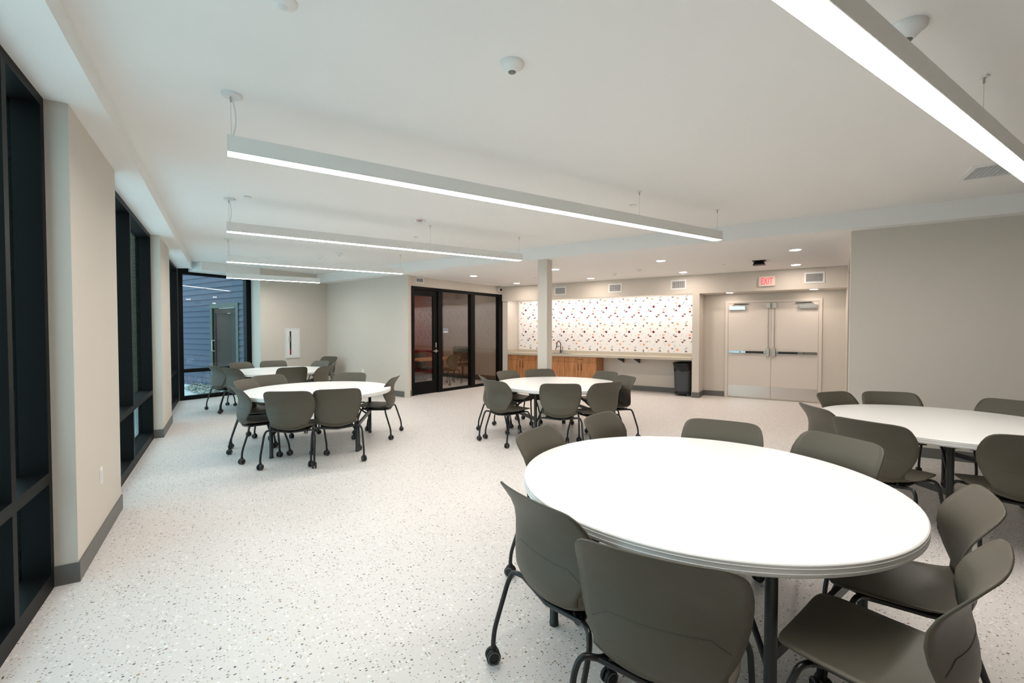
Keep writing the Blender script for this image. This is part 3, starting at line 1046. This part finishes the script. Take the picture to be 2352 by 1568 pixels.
# wallpaper with printed triangles
wpz0, wpz1 = .978, 2.37
wl = struct(empty('wall_wallpaper', W(7.0, D_BACK - .004, wpz0), ROT_CD), 'white wallpaper printed with maroon orange and grey triangles')
wl.matrix_world = cdM(7.005, D_BACK - .004, wpz0)
WW, WH = 7.005 - 2.052, wpz1 - wpz0
MB().box((0, -.002, 0), (WW, .0035, WH), 'wallpaper').obj('paper', wl)
TP, TV = .618, .630
sx_, sy_ = TP / 925., TV / 940.
TRI = [  # kind, x, y (down), w, h, material   in tile pixels relative to the diamond
    ('D', 0, 0, 104, 104, 'print_maroon'), ('a', -95, -20, 46, 46, 'print_plum'), ('d', -118, -98, 84, 74, 'print_peach'), ('b', 145, -105, 54, 50, 'print_plum'),
    ('d', 425, 5, 104, 54, 'print_umber'), ('l', -195, 115, 50, 96, 'print_grey'), ('u', -115, 152, 104, 58, 'print_maroon'), ('d', 365, 122, 104, 64, 'print_peach'),
    ('u', 365, 205, 104, 60, 'print_red'), ('d', 185, 312, 104, 58, 'print_umber'), ('d', 120, 378, 104, 58, 'print_maroon'), ('u', -470, 335, 104, 58, 'print_maroon'),
    ('b', -285, 390, 56, 56, 'print_peach'), ('b', -220, 375, 56, 50, 'print_plum'), ('r', -340, 476, 74, 96, 'print_orange'), ('d', -240, 616, 96, 54, 'print_umber'),
    ('u', -240, 575, 70, 36, 'print_blush'), ('u', -60, 632, 96, 60, 'print_orange'), ('d', -60, 680, 96, 30, 'print_peach'), ('l', -385, 716, 56, 104, 'print_maroon'), ('a', 265, 570, 52, 46, 'print_plum'),
    ('a', 220, 612, 52, 46, 'print_plum'), ('u', 240, 692, 110, 52, 'print_umber'), ('d', 240, 736, 84, 30, 'print_blush'),
    ('l', -370, -220, 50, 90, 'print_blush'), ('r', 100, 120, 46, 90, 'print_pale'), ('u', -280, 190, 60, 90, 'print_blush'), ('d', 60, 280, 60, 60, 'print_pale'), ('r', -130, 350, 60, 90, 'print_pale'),
    ('l', -490, 470, 50, 90, 'print_blush'), ('u', 250, 130, 60, 60, 'print_pale'), ('r', -170, 710, 46, 80, 'print_pale'), ('u', 430, 790, 60, 50, 'print_pale'), ('d', 380, 400, 60, 60, 'print_pale'), ('u', 30, 470, 70, 60, 'print_pale'), ('d', -400, 60, 60, 60, 'print_pale')]
pm = MB()
dia_u0 = 7.005 - 2.449     # a diamond 4.556 m along the paper
dia_z0 = 2.122 - wpz0


def clip(poly, ax, lim, keep_less):
    out = []
    for i in range(len(poly)):
        a, b = poly[i], poly[(i + 1) % len(poly)]
        ia = (a[ax] <= lim) == keep_less or a[ax] == lim
        ib = (b[ax] <= lim) == keep_less or b[ax] == lim
        if ia: out.append(a)
        if ia != ib:
            t = (lim - a[ax]) / (b[ax] - a[ax])
            out.append((a[0] + t * (b[0] - a[0]), a[1] + t * (b[1] - a[1])))
    return out


for iu in range(-9, 3):
    for iz in range(-2, 5):
        for kd, x, y, w_, h_, m_ in TRI:
            cx_ = dia_u0 + iu * TP + x * sx_; cz = dia_z0 - iz * TV - y * sy_
            a, b = w_ * sx_ * .56, h_ * sy_ * .56
            P = {'u': [(-a, -b), (a, -b), (0, b)], 'd': [(-a, b), (0, -b), (a, b)], 'l': [(a, -b), (a, b), (-a, 0)], 'r': [(-a, b), (-a, -b), (a, 0)],
                 'a': [(-a, b), (-a * .2, -b), (a, -b * .8)], 'b': [(a, b), (-a, -b), (-a * .4, b)], 'D': [(0, b), (-a, 0), (0, -b), (a, 0)]}[kd]
            P = [(cx_ + p, cz + q) for p, q in P]
            for ax, lim, less in ((0, 0.0, False), (0, WW, True), (1, 0.0, False), (1, WH, True)):
                P = clip(P, ax, lim, less)
                if len(P) < 3: break
            if len(P) < 3: continue
            pm.add([(p, -.0026, q) for p, q in P], [tuple(range(len(P)))], m_)
tag(pm.obj('triangle_print', wl), kind='stuff')
# linear light hidden behind the header
sl = bpy.data.objects.new('strip_light', None); COL.objects.link(sl); sl.matrix_world = cdM(7.0, D_HEAD + .115, 2.41)
MB().box((.06, 0, .012), (WW - .03, .05, .04), 'white_metal').obj('channel', sl)
MB().box((.07, .006, .0), (WW - .04, .044, .012), 'strip_light').obj('lens', sl)
tag(sl, 'linear light hidden behind the header washing the wallpaper', 'light')
# outlets on the wallpaper
for c, lab in ((4.45, 'white outlet plate on the wallpaper above the exposed cabinet side'), (2.55, 'white outlet plate on the wallpaper above the waste bin'), (6.3, 'white outlet plate on the wallpaper between column and niche end')):
    o = bpy.data.objects.new('wall_outlet', None); COL.objects.link(o); o.matrix_world = cdM(c, D_BACK - .0068, 1.15)
    MB().box((-.036, -.005, -.058), (.036, 0, .058), 'white_plastic').obj('plate', o)
    MB().box((-.017, -.007, -.034), (.017, -.005, .034), 'white_metal').obj('socket', o)
    tag(o, lab, 'outlet', 'outlets above the counter')

# ------------------------------------------------------------------ double doors
dr = bpy.data.objects.new('door_4', None); COL.objects.link(dr); dr.matrix_world = cdM(1.37, D_BACK, 0)
struct(dr, 'pair of beige doors with steel push bars and kick plates')
DW, DH = 1.725, 2.145
MB().box((-.06, -.03, 0), (0, .0, DH + .06), 'door_paint').obj('jamb', dr)
MB().box((DW, -.03, 0), (DW + .06, .0, DH + .06), 'door_paint').obj('jamb', dr)
MB().box((0, -.03, DH), (DW, .0, DH + .06), 'door_paint').obj('head', dr)
MB().box((-.06, -.06, 0), (DW + .06, 0, .012), 'brushed_steel').obj('threshold', dr)
for s in (0, 1):
    lf = bpy.data.objects.new('door_leaf', None); COL.objects.link(lf); lf.parent = dr
    lf.location = (0, 0, 0)
    x0, x1 = (0.004, DW / 2 - .003) if s == 0 else (DW / 2 + .003, DW - .004)
    X = (lambda v: x0 + v) if s == 0 else (lambda v: x1 - v)     # v measured from the hinge side
    wl_ = x1 - x0
    MB().box((x0, -.018, .014), (x1, -.0005, DH - .004), 'door_paint').obj('panel', lf)
    MB().box((x0 + .008, -.0205, .03), (x1 - .008, -.018, .285), 'steel').obj('kick_plate', lf)
    MB().box((X(.02), -.062, 1.02), (X(.36), -.03, 1.068), 'steel').obj('push_rail', lf)
    MB().box((X(.36), -.060, 1.022), (X(.75), -.03, 1.066), 'black_metal').obj('touch_bar', lf)
    MB().box((X(.72), -.062, 1.02), (X(.75), -.03, 1.068), 'steel').obj('bar_end', lf)
    MB().box((X(.02), -.03, 1.025), (X(.06), -.018, 1.06), 'steel').obj('bar_mount', lf)
    M = Matrix.Translation((X(.25), -.062, 1.044)) @ Matrix.Rotation(PI / 2, 4, 'X')
    MB().lathe([(.0, 0), (.014, 0), (.014, .004), (.008, .005)], 'bin_grey', 14, M).obj('dogging_key', lf)
    mb = MB().box((X(.765), -.068, .955), (X(.835), -.018, 1.14), 'brushed_steel')
    o = mb.obj('lock_case', lf); bv = o.modifiers.new('soft', 'BEVEL'); bv.width = .012; bv.segments = 2
    MB().tube([(X(.80), -.034, 1.14), (X(.80), -.034, 2.04)], .008, 'brushed_steel', 8).obj('vertical_rod', lf)
    MB().box((X(.785), -.048, 1.59), (X(.815), -.018, 1.62), 'brushed_steel').obj('rod_guide', lf)
    MB().box((X(.765), -.06, 2.02), (X(.835), -.018, 2.125), 'brushed_steel').obj('top_latch', lf)
    MB().box((X(.025), -.075, 1.995), (X(.345), -.018, 2.075), 'steel').obj('closer_body', lf)
    mb = MB().tube([(X(.10), -.05, 2.09), (X(.10), -.05, 2.11)], .016, 'steel', 10)
    mb.tube([(X(.10), -.055, 2.105), (X(.42), -.05, 2.12)], .008, 'bin_grey', 6)
    mb.tube([(X(.42), -.05, 2.12), (X(.12), -.03, 2.13)], .007, 'bin_grey', 6)
    mb.obj('closer_arm', lf)

# EXIT sign
ex = bpy.data.objects.new('exit_sign', None); COL.objects.link(ex); ex.matrix_world = cdM(.575, D_HEAD, 2.557)
o = MB().box((-.15, -.045, -.105), (.15, 0, .105), 'exit_face').obj('housing', ex)
bv = o.modifiers.new('soft', 'BEVEL'); bv.width = .012; bv.segments = 2
me = text_mesh('EXIT', .175, .002)
me.materials.clear(); me.materials.append(MATS['exit_red'])
o = bpy.data.objects.new('lettering', me); COL.objects.link(o); o.parent = ex
o.location = (0.0, -.0465, -.005); o.rotation_euler = (PI / 2, 0, 0); o.scale = (.62, 1.12, 1)
tag(ex, 'white EXIT sign with red letters above the double doors', 'sign')


# grilles
def grille(M, wd, ht, nx, nz, label, cat='vent', frame=.03, group=None, dark='grille_dark'):
    t = bpy.data.objects.new('air_vent', None); COL.objects.link(t); t.matrix_world = M
    mb_ = MB()
    a, b = wd / 2, ht / 2
    for p0, p1 in (((-a, -.012, -b), (a, 0, -b + frame)), ((-a, -.012, b - frame), (a, 0, b)), ((-a, -.012, -b + frame), (-a + frame, 0, b - frame)), ((a - frame, -.012, -b + frame), (a, 0, b - frame))):
        mb_.box(p0, p1, 'grille_white')
    mb_.obj('frame', t)
    MB().box((-a + frame, -.002, -b + frame), (a - frame, -.0003, b - frame), dark).obj('backing', t)
    iw, ih = wd - 2 * frame, ht - 2 * frame
    if nz:
        sm = MB().box((-iw / 2, -.010, -.0022), (iw / 2, -.002, .0022), 'grille_white').mesh('slat')
        for k in range(nz):
            o_ = bpy.data.objects.new('slat', sm); COL.objects.link(o_); o_.parent = t
            o_.location = (0, 0, -ih / 2 + ih * (k + .5) / nz)
    if nx:
        sm = MB().box((-.0018, -.009, -ih / 2), (.0018, -.002, ih / 2), 'grille_white').mesh('bar')
        for k in range(nx):
            o_ = bpy.data.objects.new('bar', sm); COL.objects.link(o_); o_.parent = t
            o_.location = (-iw / 2 + iw * (k + .5) / nx, 0, 0)
    tag(t, label, cat, group)
    return t


GRL = [(5.385, 'white air vent on the header beside the column'), (3.87, 'white air vent on the header over the middle of the wallpaper'),
       (2.357, 'white air vent on the header near the wing wall'), (-.255, 'white air vent on the header right of the EXIT sign')]
for c, lab in GRL:
    grille(cdM(c, D_HEAD, 2.585), .345, .22, 13, 7, lab, group='wall air vents')
grille(MG @ Matrix.Translation((.465, 0, 2.712)), .25, .13, 0, 5, 'small white air vent above the meeting room door', frame=.024, group='wall air vents')
grille(cdM(-1.60, 5.915, Z_MAIN) @ Matrix.Rotation(PI / 2, 4, 'X'), .60, .47, 15, 11, 'large grey air grille in the ceiling by the blank wall', frame=.04)

# extinguisher cabinet
fc = bpy.data.objects.new('extinguisher_cabinet', None); COL.objects.link(fc)
# local x to the right along +d, y away (+c)
MFC = Matrix.Translation(W(C_CAB, 6.665, 1.215)) @ Matrix(((DX, CX, 0, 0), (DY, CY, 0, 0), (0, 0, 1, 0), (0, 0, 0, 1)))
fc.matrix_world = MFC
a, b = .195, .375
mb = MB()
for p0, p1 in (((-a, -.02, -b), (a, 0, -b + .035)), ((-a, -.02, b - .035), (a, 0, b)), ((-a, -.02, -b + .035), (-a + .035, 0, b - .035)), ((a - .035, -.02, -b + .035), (a, 0, b - .035))):
    mb.box(p0, p1, 'white_metal')
mb.obj('frame', fc)
mb = MB()
mb.box((-a + .035, -.014, -b + .035), (-.085, -.002, b - .035), 'white_plastic'); mb.box((-.035, -.014, -b + .035), (a - .035, -.002, b - .035), 'white_plastic')
mb.box((-.085, -.014, .295), (-.035, -.002, b - .035), 'white_plastic'); mb.box((-.085, -.014, -b + .035), (-.035, -.002, -.295), 'white_plastic')
dpt = mb.obj('door', fc)
MB().box((-.085, -.009, -.295), (-.035, -.006, .295), 'clear_glass').obj('pane', dpt)
MB().box((-.105, -.03, .03), (-.075, -.014, .16), 'steel').obj('handle', dpt)
mb = MB().box((-.085, -.0045, -.295), (-.035, -.002, .295), 'dark_interior'); mb.obj('recess', fc)
MB().box((-.085, -.0058, -.295), (-.035, -.0046, -.15), 'fire_red').obj('extinguisher_glimpse', fc)
tag(fc, 'white recessed fire extinguisher cabinet with a narrow window strip', 'cabinet')

# outlets on the piers and corner wall
for loc, lab in (((XP, 4.311, .48), 'white outlet plate on the pier by the first window'), ((XP, 8.92, .83), 'white switch plate on the pier by the corner window')):
    o = empty('wall_outlet', loc, -PI / 2)
    MB().box((-.036, -.006, -.058), (.036, 0, .058), 'white_plastic').obj('plate', o)
    MB().box((-.017, -.008, -.034), (.017, -.006, .034), 'white_metal').obj('socket', o)
    o.rotation_euler = (0, 0, PI / 2)
    tag(o, lab, 'outlet')
gbd = (GB1 - GB0).normalized(); p = GB0 + gbd * ((W(9.168, 7.5) - GB0).dot(gbd))
o = empty('wall_outlet', (p.x, p.y, .497), math.atan2(gbd.y, gbd.x))
MB().box((-.036, -.006, -.058), (.036, 0, .058), 'white_plastic').obj('plate', o)
MB().box((-.017, -.008, -.034), (.017, -.006, .034), 'white_metal').obj('socket', o)
tag(o, 'white outlet plate low on the grey corner wall', 'outlet')

# security camera in the partition corner
sc = bpy.data.objects.new('security_camera', None); COL.objects.link(sc)
sc.matrix_world = MG @ Matrix.Translation((GL - .16, -.0, 2.725)) @ Matrix.Scale(1.35, 4)
MB().lathe([(.045, -.006), (.045, .02), (.04, .03)], 'white_plastic', 18, Matrix.Rotation(PI / 2, 4, 'X')).obj('mount', sc)
MB().tube([(0, -.02, 0), (-.01, -.05, -.005)], .02, 'white_plastic', 10).obj('arm', sc)
MB().tube([(-.01, -.03, .0), (-.06, -.11, -.03)], .042, 'white_plastic', 14).obj('camera_body', sc)
MB().tube([(-.058, -.107, -.029), (-.067, -.121, -.034)], .030, 'black_metal', 14).obj('lens', sc)
tag(sc, 'white security camera with black lens in the partition corner', 'camera')


# ------------------------------------------------------------------ pendants
def pendant(y, x1, wires, label):
    x0, wd, zb, ht = .02, .108, 2.628, .103
    t = empty('pendant_light', ((x0 + x1) / 2, y, zb))
    lx = (x1 - x0) / 2
    hb = MB()
    hb.box((-lx, -wd / 2, .002), (-lx + .004, wd / 2, ht), 'pendant_metal'); hb.box((lx - .004, -wd / 2, .002), (lx, wd / 2, ht), 'pendant_metal')
    hb.box((-lx + .004, -wd / 2, .0), (lx - .004, -wd / 2 + .004, ht), 'pendant_metal'); hb.box((-lx + .004, wd / 2 - .004, .0), (lx - .004, wd / 2, ht), 'pendant_metal')
    hb.box((-lx + .004, -wd / 2 + .004, ht - .004), (lx - .004, wd / 2 - .004, ht), 'pendant_metal')
    hb.obj('housing', t)
    MB().box((-lx + .004, -wd / 2 + .004, .001), (lx - .004, wd / 2 - .004, .012), 'pendant_light').obj('diffuser', t)
    top = Z_MAIN - zb
    MB().lathe([(.052, top - .014), (.058, top - .010), (.060, top - .0005)], 'white_metal', 24, Matrix.Translation((-lx + .03, 0, 0))).obj('canopy', t)
    MB().tube([(-lx + .024, 0, ht), (-lx + .024, 0, top - .01)], .0015, 'steel', 5).obj('wire', t)
    MB().tube([(-lx + .024, 0, top - .045), (-lx + .024, 0, top - .012)], .006, 'steel', 8).obj('gripper', t)
    pts = []
    for k in range(11):
        s = k / 10
        pts.append((-lx + .03 + .022 * math.sin(PI * s) * (1 - .3 * s), -.01, ht + (top - .02 - ht) * s))
    MB().tube(pts, .004, 'white_metal', 6).obj('power_cord', t)
    for x in wires:
        MB().lathe([(.022, top - .008), (.026, top - .0005)], 'white_metal', 16, Matrix.Translation((x - (x0 + x1) / 2, 0, 0))).obj('anchor', t)
        MB().tube([(x - (x0 + x1) / 2, 0, ht), (x - (x0 + x1) / 2, 0, top - .006)], .0014, 'steel', 5).obj('wire', t)
        MB().tube([(x - (x0 + x1) / 2, 0, top - .04), (x - (x0 + x1) / 2, 0, top - .008)], .006, 'brushed_steel', 8).obj('gripper', t)
    tag(t, label, 'pendant light', 'linear pendant lights')


pendant(3.37, 5.13, (3.73, 5.10), 'longest visible white linear pendant light, left end cord curved')
pendant(6.01, 3.955, (2.44, 3.93), 'white linear pendant light ending just short of the column')
pendant(8.64, 2.93, (2.89,), 'white linear pendant light ending before the glazed partition')
pendant(11.26, 1.85, (1.80,), 'short white linear pendant light in front of the corner window')
pendant(.79, 5.45, (3.75, 5.40), 'white linear pendant light nearest the ceiling air grille')


# ------------------------------------------------------------------ recessed downlights
def downlight(p, z, r, label, lens='down_light'):
    t = empty('downlight', (p.x, p.y, z))
    MB().lathe([(r, -.003), (r + .012, -.005), (r + .016, -.0004)], 'white_metal', 28, cap=False).obj('trim_ring', t)
    MB().lathe([(.0, -.0045), (r, -.0035), (r, -.0010)], lens, 28, cap=False).obj('lens', t)
    tag(t, label, 'downlight', 'round recessed downlights')


rows_ = [(8.42, 'row nearest the ceiling step'), (10.32, 'row along the header')]
cols_ = [(6.38, 'closest to the glazed partition'), (4.27, 'next to the column'), (2.13, 'before the wing wall'), (.06, 'towards the double doors')]
for d, l1 in rows_:
    for c, l2 in cols_:
        downlight(W(c, d), Z_LOW, .072, 'round downlight in the ' + l1 + ', ' + l2)
downlight(W(1.30, 11.09), 2.365, .068, 'round downlight in the door recess soffit over the left leaf', 'recess_light')
downlight(W(-.25, 11.09), 2.365, .068, 'round downlight in the door recess soffit over the right leaf', 'recess_light')
downlight(W(8.9, 9.3), Z_LOW, .07, 'added unseen downlight that brightens the meeting room')  # made-up fill lamp, added to brighten the red wall and furniture behind the glass


# ------------------------------------------------------------------ ceiling devices
def detector(loc, r, h, label, dark=True, cat='detector'):
    t = empty('ceiling_sensor', loc)
    MB().lathe([(r * .36, -h), (r * .42, -h * .96), (r * .80, -h * .42), (r * .97, -h * .28), (r, -.0005)], 'white_plastic', 28).obj('housing', t)
    MB().lathe([(0, -h * 1.10), (r * .3, -h * 1.05), (r * .33, -h * .97)], 'rubber_grey' if dark else 'white_metal', 18).obj('lens', t)
    tag(t, label, cat)


def cover(loc, label):
    t = empty('sprinkler_cover', loc)
    MB().lathe([(.036, -.006), (.042, -.005), (.042, -.003)], 'white_metal', 24).obj('plate', t)
    MB().lathe([(.034, -.003), (.034, -.0005)], 'grille_dark', 20).obj('gap', t)
    tag(t, label, 'sprinkler', 'flat sprinkler covers')


detector((1.359, 2.151, Z_MAIN), .068, .047, 'white domed occupancy sensor in front of the longest pendant')
detector((.236, 2.30, Z_MAIN), .06, .025, 'flat white round sensor near the window soffit', False)
detector((2.82, .87, Z_MAIN), .085, .065, 'large white domed sensor behind the pendant nearest the grille')
detector((1.595, 9.65, Z_MAIN), .055, .04, 'small white smoke detector above the middle window table')
detector((1.852, 9.128, Z_MAIN), .06, .045, 'white ceiling sensor between the shorter pendants')
p = W(3.469, 9.725); detector((p.x, p.y, Z_LOW), .055, .045, 'white ceiling sensor over the counter')
p = W(2.805, 9.384); detector((p.x, p.y, Z_LOW), .055, .035, 'small white smoke detector over the kitchenette')
cover((.224, 5.821, Z_MAIN), 'flat white sprinkler cover near the second pendant cord')
cover((4.07, 3.781, Z_MAIN), 'flat white sprinkler cover behind the longest pendant')
cover((2.556, 6.895, Z_MAIN), 'flat white sprinkler cover behind the second pendant')
p = W(1.235, 9.57); cover((p.x, p.y, Z_LOW), 'flat white sprinkler cover before the EXIT sign')
p = W(5.391, 9.54); cover((p.x, p.y, Z_LOW), 'flat white sprinkler cover beside the column')
fs = empty('fire_strobe', (2.214, 5.80, Z_MAIN), -HEAD)
MB().lathe([(.055, -.032), (.07, -.022), (.075, -.0005)], 'white_plastic', 24).obj('housing', fs)
MB().lathe([(0, -.058), (.018, -.054), (.022, -.034), (.022, -.031)], 'white_plastic', 14).obj('strobe_lens', fs)
me = text_mesh('FIRE', .034, .0008); me.materials.clear(); me.materials.append(MATS['fire_red'])
o = bpy.data.objects.new('lettering', me); COL.objects.link(o); o.parent = fs
o.location = (0, -.0665, -.0265); o.rotation_euler = (math.radians(127), 0, 0); o.scale = (1.15, 1.15, 1)
tag(fs, 'white ceiling strobe marked FIRE in red by the second pendant', 'fire alarm')
p = W(.619, 9.382)
bx = empty('ceiling_speaker', (p.x, p.y, Z_LOW), ROT_CD)
mb = MB()
mb.add([(-.06, -.06, -.0005), (.06, -.06, -.0005), (.06, .06, -.0005), (-.06, .06, -.0005), (-.10, -.10, -.075), (.10, -.10, -.075), (.10, .10, -.075), (-.10, .10, -.075)],
       [(0, 1, 2, 3), (7, 6, 5, 4), (0, 4, 5, 1), (1, 5, 6, 2), (2, 6, 7, 3), (3, 7, 4, 0)], 'black_metal')
mb.obj('flared_body', bx)
MB().box((-.105, -.105, -.012), (.105, .105, -.0004), 'black_metal').obj('ceiling_plate', bx)
tag(bx, 'black flared square fitting on the ceiling before the EXIT sign', 'speaker')
